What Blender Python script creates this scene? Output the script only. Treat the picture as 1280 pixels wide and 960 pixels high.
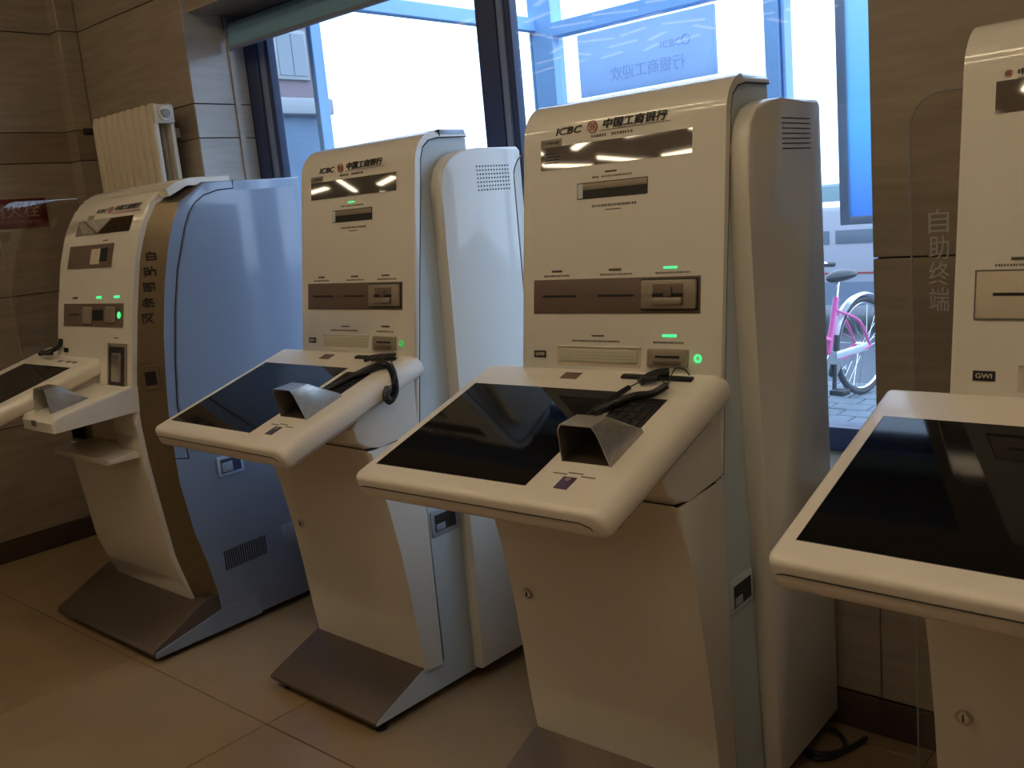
import bpy, bmesh, math, random
from mathutils import Vector, Matrix
random.seed(4)
S = bpy.context.scene
for o in list(bpy.data.objects): bpy.data.objects.remove(o)
C = S.collection
# ---------------------------------------------------------------- camera
YAW, PITCH, ROLL, FPX = 0.7313, -0.1819, -0.0919, 1183.4
cam = bpy.data.cameras.new('camera'); co = bpy.data.objects.new('camera', cam); C.objects.link(co)
cam.sensor_width = 36; cam.lens = FPX/1280*36; cam.clip_start = .02; cam.clip_end = 300
fw = Vector((-math.sin(YAW)*math.cos(PITCH), math.cos(YAW)*math.cos(PITCH), math.sin(PITCH)))
rt = Vector((math.cos(YAW), math.sin(YAW), 0)); up = rt.cross(fw)
r2 = math.cos(ROLL)*rt + math.sin(ROLL)*up; u2 = -math.sin(ROLL)*rt + math.cos(ROLL)*up
co.matrix_world = Matrix(((r2.x,u2.x,-fw.x,1.6066),(r2.y,u2.y,-fw.y,-1.7667),(r2.z,u2.z,-fw.z,1.4554),(0,0,0,1)))
S.camera = co
# ---------------------------------------------------------------- sky and exposure
w = bpy.data.worlds.new('sky'); S.world = w; w.use_nodes = True
nt = w.node_tree; bg = nt.nodes['Background']
tc = nt.nodes.new('ShaderNodeTexCoord'); sx = nt.nodes.new('ShaderNodeSeparateXYZ'); cr = nt.nodes.new('ShaderNodeValToRGB')
nt.links.new(tc.outputs['Generated'], sx.inputs[0]); nt.links.new(sx.outputs['Z'], cr.inputs[0]); nt.links.new(cr.outputs[0], bg.inputs[0])
cr.color_ramp.elements[0].color = (.57,.75,1,1); cr.color_ramp.elements[1].color = (.50,.70,1,1)
bg.inputs[1].default_value = 4.0
vs = S.view_settings; vs.view_transform = 'Standard'; vs.look = 'None'; vs.gamma = 1; vs.use_curve_mapping = False
vs.exposure = 0.0
LAMP = 20.0       # strength of the hall's fluorescent panels
# ---------------------------------------------------------------- materials
def mat(name, col, rough=.5, metal=0, nscale=0, namt=0, bump=0, emit=0, coat=0, stretch=None, spec=.5):
    m = bpy.data.materials.new(name); m.use_nodes = True; n = m.node_tree.nodes; l = m.node_tree.links
    b = n['Principled BSDF']; b.inputs['Base Color'].default_value = (*col,1)
    b.inputs['Roughness'].default_value = rough; b.inputs['Metallic'].default_value = metal
    b.inputs['Specular IOR Level'].default_value = spec
    b.inputs['Coat Weight'].default_value = coat; b.inputs['Coat Roughness'].default_value = .08
    if emit:
        b.inputs['Emission Color'].default_value = (*col,1); b.inputs['Emission Strength'].default_value = emit
    if nscale:
        t = n.new('ShaderNodeTexCoord'); mp = n.new('ShaderNodeMapping'); z = n.new('ShaderNodeTexNoise')
        l.new(t.outputs['Object'], mp.inputs[0]); l.new(mp.outputs[0], z.inputs['Vector'])
        if stretch: mp.inputs['Scale'].default_value = stretch
        z.inputs['Scale'].default_value = nscale; z.inputs['Detail'].default_value = 5
        r = n.new('ShaderNodeValToRGB'); l.new(z.outputs['Fac'], r.inputs[0])
        r.color_ramp.elements[0].position = .3; r.color_ramp.elements[1].position = .7
        r.color_ramp.elements[0].color = (*[c*(1-namt) for c in col],1)
        r.color_ramp.elements[1].color = (*[min(1,c*(1+namt)) for c in col],1)
        l.new(r.outputs[0], b.inputs['Base Color'])
        if bump:
            bp = n.new('ShaderNodeBump'); bp.inputs['Strength'].default_value = bump; bp.inputs['Distance'].default_value = .002
            l.new(z.outputs['Fac'], bp.inputs['Height']); l.new(bp.outputs[0], b.inputs['Normal'])
    return m
def glassmat(name, tint, refl=1.0, haze=0.0):
    m = bpy.data.materials.new(name); m.use_nodes = True; n = m.node_tree.nodes; l = m.node_tree.links
    n.clear(); o = n.new('ShaderNodeOutputMaterial'); tr = n.new('ShaderNodeBsdfTransparent'); tr.inputs[0].default_value = (*tint,1)
    g = n.new('ShaderNodeBsdfGlossy'); g.inputs['Roughness'].default_value = .01
    f = n.new('ShaderNodeLayerWeight'); f.inputs['Blend'].default_value = .5
    q = n.new('ShaderNodeMath'); q.operation = 'POWER'; q.inputs[1].default_value = 5; l.new(f.outputs['Facing'], q.inputs[0])
    k = n.new('ShaderNodeMath'); k.operation = 'MULTIPLY_ADD'; k.inputs[1].default_value = .9; k.inputs[2].default_value = .04*refl; l.new(q.outputs[0], k.inputs[0])
    mx = n.new('ShaderNodeMixShader'); l.new(k.outputs[0], mx.inputs[0]); l.new(tr.outputs[0], mx.inputs[1]); l.new(g.outputs[0], mx.inputs[2])
    l.new(mx.outputs[0], o.inputs[0]); return m
WHITE = mat('white_powder_coat', (.76,.72,.64), .42, nscale=60, namt=.012, coat=.8)
TRAYW = mat('white_moulded_plastic', (.80,.74,.66), .40, nscale=90, namt=.012, coat=.35)
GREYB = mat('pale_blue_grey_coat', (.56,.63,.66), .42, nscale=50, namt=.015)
BLUE = mat('silver_blue_paint', (.26,.32,.43), .40, metal=.2, nscale=3, namt=.03, coat=1)
BLUEEDGE = mat('silver_blue_edge', (.36,.42,.53), .35, metal=.2)
BRONZE = mat('bronze_metallic', (.19,.14,.085), .40, metal=.45, nscale=40, namt=.05)
BROWN = mat('brown_satin_panel', (.15,.105,.08), .42, nscale=50, namt=.04)
BROWNL = mat('taupe_bezel', (.33,.28,.22), .38, metal=.3)
CREAMP = mat('cream_slot_panel', (.60,.52,.40), .42)
BASEM = mat('brushed_base_cover', (.20,.155,.125), .36, metal=.7, nscale=30, namt=.1, stretch=(1,40,1), bump=.1)
STEEL = mat('brushed_steel', (.52,.50,.47), .33, metal=.9, nscale=25, namt=.12, stretch=(30,2,2), bump=.15)
MIRROR = mat('mirror', (.86,.86,.84), .03, metal=1)
CHROME = mat('chrome', (.75,.75,.75), .12, metal=1)
BLACK = mat('black_plastic', (.012,.012,.014), .4)
SEAM = mat('dark_seam', (.01,.01,.012), .6)
SCREEN = mat('black_screen_glass', (.003,.003,.004), .05, spec=.28)
DARK = mat('dark_recess', (.02,.018,.016), .6)
INK = mat('black_ink', (.02,.018,.02), .5)
INKG = mat('grey_ink', (.16,.14,.12), .5)
RED = mat('red_ink', (.42,.06,.05), .5)
GREYS = mat('grey_sticker', (.28,.25,.22), .5)
PURP = mat('purple_label', (.10,.06,.13), .4)
SIGNR = mat('dark_red_sign', (.13,.009,.013), .4)
SIGNW = mat('pale_sign_letter', (.34,.25,.22), .5)
GREEN = mat('green_led', (.07,.85,.28), .4, emit=1.15)
GREEND = mat('dim_green_led', (.03,.5,.10), .4, emit=.7)
LEDOFF = mat('unlit_indicator', (.09,.08,.07), .3)
TILEW = mat('stone_wall_tile', (.33,.268,.20), .22, nscale=4, namt=.13, stretch=(1,1,9), bump=.05)
TILER = mat('window_lit_reveal_tile', (.46,.42,.37), .2, nscale=4, namt=.1, stretch=(1,1,9))  # wall tile again, its colour lightened to carry window light on the reveal
TILEW2 = mat('stone_band_tile', (.25,.19,.13), .32, nscale=4, namt=.13, stretch=(1,1,9), bump=.05)
GROUT = mat('dark_grout', (.03,.024,.018), .9)
BBM = mat('brown_baseboard', (.07,.045,.03), .35, nscale=6, namt=.15)
TILEF = [mat('floor_tile_%d'%i, c, .22, nscale=2.2, namt=.09, bump=.02) for i,c in enumerate([(.30,.205,.115),(.32,.22,.125),(.285,.195,.11)])]
GROUTF = mat('floor_grout', (.13,.085,.045), .8)
RAD = mat('cream_radiator_enamel', (.66,.58,.44), .35, nscale=40, namt=.02)
NAVY = mat('navy_window_profile', (.035,.05,.11), .4)
NAVYL = mat('grey_blue_profile', (.20,.24,.32), .4)
SKYB = mat('glare_tinted_steel', (.34,.60,.95), .5, nscale=20, namt=.03)  # the veil of sky glare over the porch steel is put into this blue
BLIND = mat('blue_grey_blind', (.19,.36,.50), .6, nscale=30, namt=.05)
PANE = glassmat('window_glass', (.965,.975,.985))
ACRY = glassmat('clear_acrylic', (.94,.93,.92), 1.1)
ACEDGE = mat('acrylic_edge', (.30,.32,.33), .15, spec=.9)
CEIL = mat('ceiling_panel', (.55,.50,.42), .7, nscale=8, namt=.04)
LAMPM = mat('lamp_diffuser', (1,.80,.52), .5, emit=LAMP)
LAMPF = mat('far_lamp_diffuser', (1,.82,.58), .5, emit=LAMP*.13)
PAINT = mat('hall_wall_paint', (.42,.33,.22), .7, nscale=3, namt=.08)

# ---------------------------------------------------------------- helpers
def link(name, me, m, parent=None, loc=None):
    o = bpy.data.objects.new(name, me); C.objects.link(o)
    if m is not None and len(me.materials)==0: me.materials.append(m)
    if parent is not None: o.parent = parent
    if loc: o.location = loc
    return o
def fin(name, bm, m, parent=None, smooth=True, loc=None):
    bmesh.ops.recalc_face_normals(bm, faces=bm.faces)
    me = bpy.data.meshes.new(name); bm.to_mesh(me); bm.free()
    if smooth:
        me.polygons.foreach_set('use_smooth', [True]*len(me.polygons)); me.set_sharp_from_angle(angle=math.radians(32))
    return link(name, me, m, parent, loc)
def bxv(bm, p0, p1, M=None):
    x0,y0,z0 = p0; x1,y1,z1 = p1
    v = [bm.verts.new(p if M is None else M@Vector(p)) for p in [(x0,y0,z0),(x1,y0,z0),(x1,y1,z0),(x0,y1,z0),(x0,y0,z1),(x1,y0,z1),(x1,y1,z1),(x0,y1,z1)]]
    for f in [(0,3,2,1),(4,5,6,7),(0,1,5,4),(1,2,6,5),(2,3,7,6),(3,0,4,7)]: bm.faces.new([v[i] for i in f])
    return v
def bev(bm, r, seg=2, pred=None):
    e = [e for e in bm.edges if (pred is None or pred(e))]
    if e: bmesh.ops.bevel(bm, geom=e, offset=r, segments=seg, profile=.5, affect='EDGES', clamp_overlap=True)
def box(name, p0, p1, m, parent=None, r=0, seg=2, M=None):
    bm = bmesh.new(); bxv(bm, p0, p1)
    if r: bev(bm, r, seg)
    if M is not None: bmesh.ops.transform(bm, matrix=M, verts=bm.verts)
    return fin(name, bm, m, parent)
def prism(name, prof, x0, x1, m, parent=None, r=0, seg=3, pred=None, M=None, axis='x', xtop=None):
    """profile points (y,z) pushed from x0 to x1; the cap edges are rounded where pred(y,z) holds"""
    bm = bmesh.new(); n = len(prof)
    def P(x, a, b): return (x,a,b) if axis=='x' else ((a,x,b) if axis=='y' else (a,b,x))
    A = [bm.verts.new(P(x0,a,b)) for a,b in prof]; B = [bm.verts.new(P(x1,a,b)) for a,b in prof]
    bm.faces.new(A); bm.faces.new(B[::-1])
    for i in range(n): bm.faces.new((A[i],B[i],B[(i+1)%n],A[(i+1)%n]))
    if r:
        sa, sb = set(A), set(B); pm = {}
        for v,(a,b) in zip(A+B, prof+prof): pm[v] = (a,b)
        def ok(e):
            s = set(e.verts)
            return (s<=sa or s<=sb) and (pred is None or all(pred(*pm[v]) for v in e.verts))
        bev(bm, r, seg, ok)
    bmesh.ops.remove_doubles(bm, verts=bm.verts, dist=1e-6)
    if M is not None: bmesh.ops.transform(bm, matrix=M, verts=bm.verts)
    return fin(name, bm, m, parent)
def loft(name, secs, m, parent=None, closed=True, caps=True):
    bm = bmesh.new(); R = [[bm.verts.new(p) for p in s] for s in secs]; n = len(secs[0])
    for a,b in zip(R, R[1:]):
        for i in range(n if closed else n-1): bm.faces.new((a[i],a[(i+1)%n],b[(i+1)%n],b[i]))
    if caps and closed: bm.faces.new(R[0][::-1]); bm.faces.new(R[-1])
    return fin(name, bm, m, parent)
def tubebm(bm, pts, r, sides=8, closed=False):
    pts = [Vector(p) for p in pts]; n = len(pts); rings = []
    ref = Vector((0,0,1))
    for i,p in enumerate(pts):
        a = pts[(i-1)%n] if (closed or i) else p; b = pts[(i+1)%n] if (closed or i<n-1) else p
        t = (b-a).normalized(); u = t.cross(ref)
        if u.length < .05: u = t.cross(Vector((1,0,0)))
        u.normalize(); v = t.cross(u).normalized(); rr = r[i] if isinstance(r,(list,tuple)) else r
        rings.append([bm.verts.new(p+rr*(math.cos(k*math.tau/sides)*u+math.sin(k*math.tau/sides)*v)) for k in range(sides)])
    for i in range(n if closed else n-1):
        a, b = rings[i], rings[(i+1)%n]
        for k in range(sides): bm.faces.new((a[k],a[(k+1)%sides],b[(k+1)%sides],b[k]))
    if not closed: bm.faces.new(rings[0][::-1]); bm.faces.new(rings[-1])
def tube(name, pts, r, m, parent=None, sides=8, closed=False):
    bm = bmesh.new(); tubebm(bm, pts, r, sides, closed); return fin(name, bm, m, parent)
def cyl(name, c, d, r, h, m, parent=None, sides=20, r2=None):
    c, d = Vector(c), Vector(d).normalized()
    return tube(name, [c, c+d*h], [r, r if r2 is None else r2], m, parent, sides)
def spline(pts, k=8):
    pts = [Vector(p) for p in pts]; P = [2*pts[0]-pts[1]]+pts+[2*pts[-1]-pts[-2]]; out = []
    for i in range(1, len(P)-2):
        for j in range(k):
            t = j/k; a,b,c,d = P[i-1],P[i],P[i+1],P[i+2]
            out.append(.5*((2*b)+(c-a)*t+(2*a-5*b+4*c-d)*t*t+(3*b-a-3*c+d)*t**3))
    out.append(pts[-1]); return out
def frame(o, xd, ud):
    xd = Vector(xd).normalized(); ud = Vector(ud).normalized(); nd = xd.cross(ud)
    return Matrix(((xd.x,ud.x,nd.x,o[0]),(xd.y,ud.y,nd.y,o[1]),(xd.z,ud.z,nd.z,o[2]),(0,0,0,1)))
def text(name, s, size, M, m, parent=None, width=None, shear=0, bold=0, align='LEFT', depth=.0004, res=3):
    cu = bpy.data.curves.new(name, 'FONT'); cu.body = s; cu.size = size; cu.shear = shear; cu.offset = bold
    cu.extrude = depth; cu.align_x = align; cu.resolution_u = res
    o = bpy.data.objects.new(name, cu); C.objects.link(o)
    dg = bpy.context.evaluated_depsgraph_get(); dg.update()
    me = bpy.data.meshes.new_from_object(o.evaluated_get(dg)); bpy.data.objects.remove(o); bpy.data.curves.remove(cu)
    xs = [v.co.x for v in me.vertices]
    if width and xs:
        k = width/(max(xs)-min(xs)); x0 = min(xs) if align=='LEFT' else 0
        for v in me.vertices: v.co.x = (v.co.x-x0)*k
    me.transform(M); me.materials.clear(); me.materials.append(m)
    for p in me.polygons: p.material_index = 0
    return link(name, me, m, parent)
def thing(name, label, cat, loc=(0,0,0), rz=0, group=None):
    o = bpy.data.objects.new(name, None); C.objects.link(o); o.location = loc; o.rotation_euler = (0,0,rz)
    o['label'] = label; o['category'] = cat; o.empty_display_size = .1
    if group: o['group'] = group
    return o
def tag(o, label, cat, group=None):
    o['label'] = label; o['category'] = cat
    if group: o['group'] = group
    return o
def struct(o): o['kind'] = 'structure'; return o

# ================================================================= room shell
WB = .56          # plane of the back wall left of the window
WR = .54          # back wall right of the window
XL, XE, YF, ZC = -3.2, 5.2, -9.0, 3.4
XH = -12.0   # the hall runs on to the left beyond the short left wall
floor = struct(box('floor', (XH,YF,-.12), (XE,.95,-.012), GROUTF))
k = 0
T = .8258
for i in range(-3, 6):
    for j in range(-4, 3):
        x0 = -.7747 + (i)*T; y0 = -.3581 + (j-1)*T; x1, y1 = x0+T, y0+T
        a0, a1 = max(x0, XL), min(x1, XE); b0, b1 = y0, min(y1, .9)
        if a1-a0 < .05 or b1-b0 < .05: continue
        t = box('floor_tile', (a0+.0016,b0+.0016,-.012), (a1-.0016,b1-.0016,random.uniform(-.0004,.0004)), TILEF[(i*2+j*3)%3], floor, .0015, 1)
tt = box('floor_tile', (XH,YF,-.012), (XE,-.3581-5*T-.003,0), TILEF[0], floor); tt['kind']='stuff'
ZJ = [.10,.64,1.26,1.88,2.025,2.49,3.0,3.4]
def walltiles(parent, rows, spans, face, tm=None):
    """spans: list of (a0,a1); face(a0,a1,z0,z1)->(p0,p1) corners of the slab"""
    for z0,z1 in zip(rows, rows[1:]):
        for a0,a1 in spans:
            p0,p1 = face(a0+.0015,a1-.0015,z0+.002,z1-.002)
            box('wall_tile', p0, p1, tm or (TILEW2 if z1-z0<.2 else TILEW), parent, .0015, 1)
wl = struct(box('wall_left', (XL-.25,-.5,0), (XL-.008,.95,ZC), GROUT))
walltiles(wl, ZJ, [(-.5,WB)], lambda a,b,c,d: ((XL-.01,a,c),(XL,b,d)))
wb = struct(box('wall_back_left', (XL,WB+.010,0), (-2.178,.95,ZC), GROUT))
walltiles(wb, ZJ, [(XL,-2.168)], lambda a,b,c,d: ((a,WB,c),(b,WB+.012,d)))
FY = .85         # window frame plane
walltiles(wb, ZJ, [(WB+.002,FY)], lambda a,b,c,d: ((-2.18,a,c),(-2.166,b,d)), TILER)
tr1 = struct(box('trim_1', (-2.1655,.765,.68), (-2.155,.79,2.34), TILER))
col = struct(box('wall_column', (XL,.475,0), (-3.108,WB-.001,ZC), GROUT))
walltiles(col, ZJ, [(XL+.001,-3.10)], lambda a,b,c,d: ((a,.465,c),(b,.476,d)))
walltiles(col, ZJ, [(.465,WB-.002)], lambda a,b,c,d: ((-3.109,a,c),(-3.10,b,d)))
wr = struct(box('wall_back_right', (.752,WR+.010,0), (XE,.95,ZC), GROUT))
walltiles(wr, ZJ, [(.742,1.94),(1.94,3.14),(3.14,4.34)], lambda a,b,c,d: ((a,WR,c),(b,WR+.012,d)))
walltiles(wr, ZJ, [(WR+.002,.945)], lambda a,b,c,d: ((.742,a,c),(.754,b,d)))
lw_ = struct(box('wall_back_under_window', (-2.178,WR+.012,0), (.752,.95,.65), GROUT))
walltiles(lw_, [.10,.64], [(-2.166,-.99),(-.99,.20),(.20,.742)], lambda a,b,c,d: ((a,WR,c),(b,WR+.013,d)))
struct(box('window_sill', (-2.165,WR-.01,.65), (.741,FY+.09,.674), TILEW, None, .003))
struct(box('baseboard_under_window', (-2.168,WR-.014,0), (.742,WR,.10), BBM, None, .003))
lint = struct(box('wall_back_lintel', (-2.178,WB+.03,2.40), (.752,.95,ZC), TILEW))
struct(box('baseboard_left', (XL,-.5,0), (XL+.014,.465,.10), BBM, None, .003))
struct(box('baseboard_back_left', (-3.1,WB-.014,0), (-2.168,WB,.10), BBM, None, .003))
struct(box('baseboard_back_right', (.742,WR-.014,0), (XE,WR,.10), BBM, None, .003))
struct(box('wall_right', (XE,YF,0), (XE+.2,.95,ZC), PAINT))
struct(box('wall_front', (XH,YF-.2,0), (XE+.2,YF,ZC), PAINT))
ceil = struct(box('ceiling', (XH,YF-.2,ZC), (XE+.2,.95,ZC+.15), CEIL))
struct(box('wall_hall_left', (XH-.2,YF,0), (XH,-.3,ZC), PAINT)); struct(box('wall_hall_back', (XH,-.5,0), (XL-.25,-.3,ZC), PAINT))
# ceiling lamps of the hall (behind the camera, seen in the kiosk mirrors)
lp = None
LP = [(x,y,0) for x in (-2.2,-.9,.4,1.7,3.0) for y in (-1.25,-2.0)]; NN = len(LP)
for i in range(21):
    for j in range(7):
        LP.append((-9.6+i*.60+random.uniform(-.06,.06), -3.9-j*.60+random.uniform(-.05,.05), random.choice((10,35,-35,20,-20,60,90))))
for q_,(x,y,a_) in enumerate(LP):
    t = thing('ceiling_light', 'slim fluorescent ceiling lamp in the hall behind the viewer', 'ceiling light', (x,y,ZC-.05), math.radians(a_), 'fluorescent lamps on the hall ceiling')
    if lp is None:
        a = box('lamp_housing', (-.40,-.06,.012), (.40,.06,.05), TRAYW, t, .004); b = box('lamp_diffuser', (-.385,-.045,0), (.385,.045,.014), LAMPM, t, .004); lp = (a.data,b.data)
    else:
        if q_ == NN:
            m1 = lp[0].copy(); m2 = lp[1].copy(); m2.materials.clear(); m2.materials.append(LAMPF); lp = (m1, m2)
            for mm in lp: mm.transform(Matrix.Diagonal((.62,.62,1,1)))
            
        link('lamp_housing', lp[0], None, t); link('lamp_diffuser', lp[1], None, t)
    if q_ >= NN: t['label'] = 'slim fluorescent lamp of the angled lattice over the far hall'; t['group'] = 'angled lamps over the far hall'
# ================================================================= window
win = struct(thing('window_1','','')); 
for kk in ('label','category'): del win[kk]
def wf(n, p0, p1, m): return box(n, p0, p1, m, win, .002, 1)
wf('window_frame', (-2.165,FY,.675), (-2.085,FY+.07,2.40), NAVY); wf('window_frame', (-2.085,FY+.015,.745), (-2.045,FY+.06,2.34), NAVYL); wf('window_frame', (-2.045,FY+.02,.745), (-2.018,FY+.06,2.34), NAVY)
wf('window_mullion', (-.757,FY,.675), (-.667,FY+.07,2.40), NAVY); wf('window_mullion', (-.667,FY+.01,.745), (-.640,FY+.06,2.34), NAVYL); wf('window_mullion', (-.640,FY+.02,.745), (-.612,FY+.06,2.34), NAVY)
wf('window_mullion', (.66,FY,.675), (.742,FY+.07,2.40), NAVY)
wf('window_rail', (-2.085,FY,.675), (.66,FY+.08,.745), NAVY); wf('window_head', (-2.165,FY,2.34), (.742,FY+.08,2.40), NAVY)
for (a,b) in ((-2.018,-.757),(-.612,.66)):
    for (c,d) in ((.745,2.34),):
        box('window_pane', (a,FY+.035,c), (b,FY+.041,d), PANE, win)
# roller blind under the lintel
rb = thing('roller_blind', 'rolled-up blue-grey blind hanging at the head of the window', 'blind', (-1.4,.79,2.25))
cyl('roller', (-.735,.0,.085), (1,0,0), .036, 2.83, BLIND, rb, 20)
box('blind_fabric', (-.73,-.037,.012), (2.09,-.033,.09), BLIND, rb)
box('bottom_bar', (-.73,-.044,-.004), (2.09,-.028,.014), NAVYL, rb, .004)
box('end_bracket', (-.75,-.04,.05), (-.737,.04,.148), NAVYL, rb, .003)
# ================================================================= glass vestibule outside
ve = thing('glass_vestibule', 'steel and glass porch outside the window, coloured pale blue by sky glare', 'porch', (-.4,1.6,0))
def vb(n, p0, p1, m=SKYB, r=.003): return box(n, [p0[0]+.4,p0[1]-1.6,p0[2]], [p1[0]+.4,p1[1]-1.6,p1[2]], m, ve, r, 1)
vb('steel_post', (-1.878,.98,0), (-1.845,1.04,2.9)); vb('steel_post', (-1.86,2.50,0), (-1.70,2.60,2.9))
vb('steel_post', (-.47,2.50,0), (-.40,2.60,2.9)); vb('steel_post', (-.39,2.51,0), (-.375,2.59,2.9)); vb('steel_post', (.92,2.50,0), (1.0,2.60,2.9))
vb('steel_beam', (-1.86,1.04,2.40), (-1.81,2.50,2.47)); vb('steel_beam', (-1.70,2.50,2.35), (-.47,2.58,2.425)); vb('steel_beam', (-.375,2.50,2.35), (.92,2.58,2.425))
vb('steel_beam', (-1.86,.98,2.9), (-1.74,2.6,2.98)); vb('steel_beam', (-1.74,2.5,2.9), (1.0,2.6,2.98))
vb('glass_sheet', (-1.845,1.04,.03), (-1.837,2.50,2.40), PANE, 0)
vb('glass_sheet', (-1.70,2.545,.03), (-.47,2.552,2.35), PANE, 0)
# board with reversed lettering, read from the street
bd = thing('sign_board', 'pale blue board with faint reversed lettering on the porch glass', 'sign', (-1.1,2.46,2.0))
def backlit(m, k=.6):
    n = m.node_tree.nodes; l = m.node_tree.links; b = n['Principled BSDF']; o = [q for q in n if q.type=='OUTPUT_MATERIAL'][0]
    tr = n.new('ShaderNodeBsdfTranslucent'); mx = n.new('ShaderNodeMixShader'); mx.inputs[0].default_value = k
    if b.inputs['Base Color'].is_linked: l.new(b.inputs['Base Color'].links[0].from_socket, tr.inputs[0])
    else: tr.inputs[0].default_value = b.inputs['Base Color'].default_value
    l.new(b.outputs[0], mx.inputs[1]); l.new(tr.outputs[0], mx.inputs[2]); l.new(mx.outputs[0], o.inputs[0]); return m
SB = backlit(mat('pale_blue_board', (.66,.80,.97), .5, nscale=5, namt=.03), .6)
SBT = mat('faint_blue_letter', (.45,.58,.85), .6)
box('board', (-.405,0,0), (.40,.02,.318), SB, bd, .002)
MR = frame((.30,-.002,.07), (-1,0,0), (0,0,1))   # letters run right to left: the board is seen from behind
text('lettering', '行银商工迎欢', .075, frame((.235,-.002,.062),(-1,0,0),(0,0,1)), SBT, bd, width=.44)
text('lettering', 'ICBC', .05, frame((.10,-.002,.165),(1,0,0),(0,0,1)), SBT, bd, width=.12)
bmx = bmesh.new()
tubebm(bmx, [(.245+.022*math.cos(a),-.002,.187+.022*math.sin(a)) for a in [q*math.tau/20 for q in range(20)]], .0025, 5, True); fin('seal_ring', bmx, SBT, bd)
# framed blue poster
backlit_later = 1
po = thing('poster_frame', 'tall framed blue poster hanging on the porch glass near the pillar', 'poster', (.12,2.46,1.25))
PB = bpy.data.materials.new('blue_poster'); PB.use_nodes = True
n = PB.node_tree.nodes; l = PB.node_tree.links; b = n['Principled BSDF']; b.inputs['Roughness'].default_value = .4
t_ = n.new('ShaderNodeTexCoord'); s_ = n.new('ShaderNodeSeparateXYZ'); r_ = n.new('ShaderNodeValToRGB'); g_ = n.new('ShaderNodeMapRange')
l.new(t_.outputs['Object'], s_.inputs[0]); l.new(s_.outputs['Z'], g_.inputs[0]); g_.inputs[1].default_value = 0; g_.inputs[2].default_value = 1.1; l.new(g_.outputs[0], r_.inputs[0]); l.new(r_.outputs[0], b.inputs['Base Color'])
r_.color_ramp.elements[0].color = (.26,.50,.93,1); r_.color_ramp.elements[1].color = (.72,.95,1,1)
e_ = r_.color_ramp.elements.new(.35); e_.color = (.38,.76,.98,1)
backlit(PB, .6)
box('poster_sheet', (-.20,.012,.03), (.46,.02,1.2), PB, po)
for p0,p1 in (((-.24,0,0),(-.20,.03,1.24)),((.46,0,0),(.50,.03,1.24)),((-.20,0,0),(.46,.03,.035)),((-.20,0,1.2),(.46,.03,1.24))): box('frame_rail', p0, p1, NAVYL, po, .003)
for q in range(3): box('text_line', (-.10,.010,.22+q*.035), (.10,.012,.235+q*.035), SBT, po)
# ================================================================= outdoors
PAVE = mat('grey_blue_paver', (.17,.20,.23), .8, nscale=12, namt=.12); PAVE2 = mat('paver_joint', (.10,.11,.13), .9)
ground = struct(box('pavement', (-40,.96,-.14), (30,60,-.014), PAVE2))
struct(box('floor_porch', (-2.4,.955,-.10), (1.2,2.7,.0), PAVE))
pv = None; pn = 0
for j in range(13):
    for i in range(16):
        x = -2.6+i*.245+(j%2)*.12; y = 2.75+j*.165
        if pv is None: pv = box('paver', (0,0,-.014), (.235,.155,.0), PAVE, ground, .004, 1); pv.location = (x,y,0); continue
        p = pv.copy(); C.objects.link(p); p.location = (x,y,random.uniform(-.002,.001))
# white van
VANW = mat('white_car_paint', (.45,.45,.50), .3, coat=.3); VGL = mat('car_window', (.16,.20,.24), .1, coat=.5)
van = thing('car', 'low white car with a thin red stripe parked beyond the bicycle', 'car', (-2.2,7.0,0))
vp = [(-2.1,.30),(2.4,.30),(2.5,.55),(2.45,.82),(1.9,.90),(1.25,1.20),(-1.4,1.23),(-2.0,1.0),(-2.15,.8)]
prism('body', vp, 0, 1.5, VANW, van, .05, 2, axis='y')
box('side_stripe', (-2.08,-.006,.575), (2.4,.0,.592), RED, van)
for a,b in ((-1.7,-.85),(-.78,.12),(.18,1.15)): box('side_window', (a,-.008,.86), (b,.0,.985 if a<.4 else .95), VGL, van, .003)
for a in (-1.35,1.55):
    wv = cyl('wheel', (a,-.02,.31), (0,1,0), .31, .2, BLACK, van, 28); cyl('hubcap', (a,-.03,.31), (0,1,0), .17, .03, STEEL, wv, 20)
box('under_car_shade', (-2.05,-.004,.28), (2.4,.02,.50), NAVYL, van)  # dark strip standing in for the shade under the car
box('bumper', (2.3,-.01,.35), (2.56,1.5,.55), NAVYL, van, .03)
# bicycle
PINK = mat('pink_paint', (.72,.10,.34), .35, coat=.3); RUB = mat('tyre_rubber', (.04,.04,.045), .7)
bk = thing('bicycle', 'pink step-through bicycle parked outside behind the window', 'bicycle', (-.84,4.55,0), math.radians(-90-10))
# local +x points to the front wheel
def wheel(cx, nm):
    bm = bmesh.new(); R = .315
    tubebm(bm, [(cx+R*math.cos(a),0,.335+R*math.sin(a)) for a in [q*math.tau/40 for q in range(40)]], .02, 8, True); wo = fin('wheel', bm, RUB, bk)
    bm = bmesh.new(); tubebm(bm, [(cx+.292*math.cos(a),0,.335+.292*math.sin(a)) for a in [q*math.tau/40 for q in range(40)]], .009, 6, True); fin('rim', bm, CHROME, wo)
    bm = bmesh.new()
    for q in range(28):
        a = q*math.tau/28; tubebm(bm, [(cx+.02*math.cos(a+.5),.02*(-1)**q,.335+.02*math.sin(a+.5)),(cx+.29*math.cos(a),0,.335+.29*math.sin(a))], .0018, 4)
    fin('spokes', bm, CHROME, wo); cyl('hub', (cx,-.045,.335), (0,1,0), .022, .09, CHROME, wo)
wheel(0,''); wheel(1.06,'')
BB = (.43,0,.28); ST = (.30,0,.70); HT = (.88,0,.78); HB = (.93,0,.64)
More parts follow.
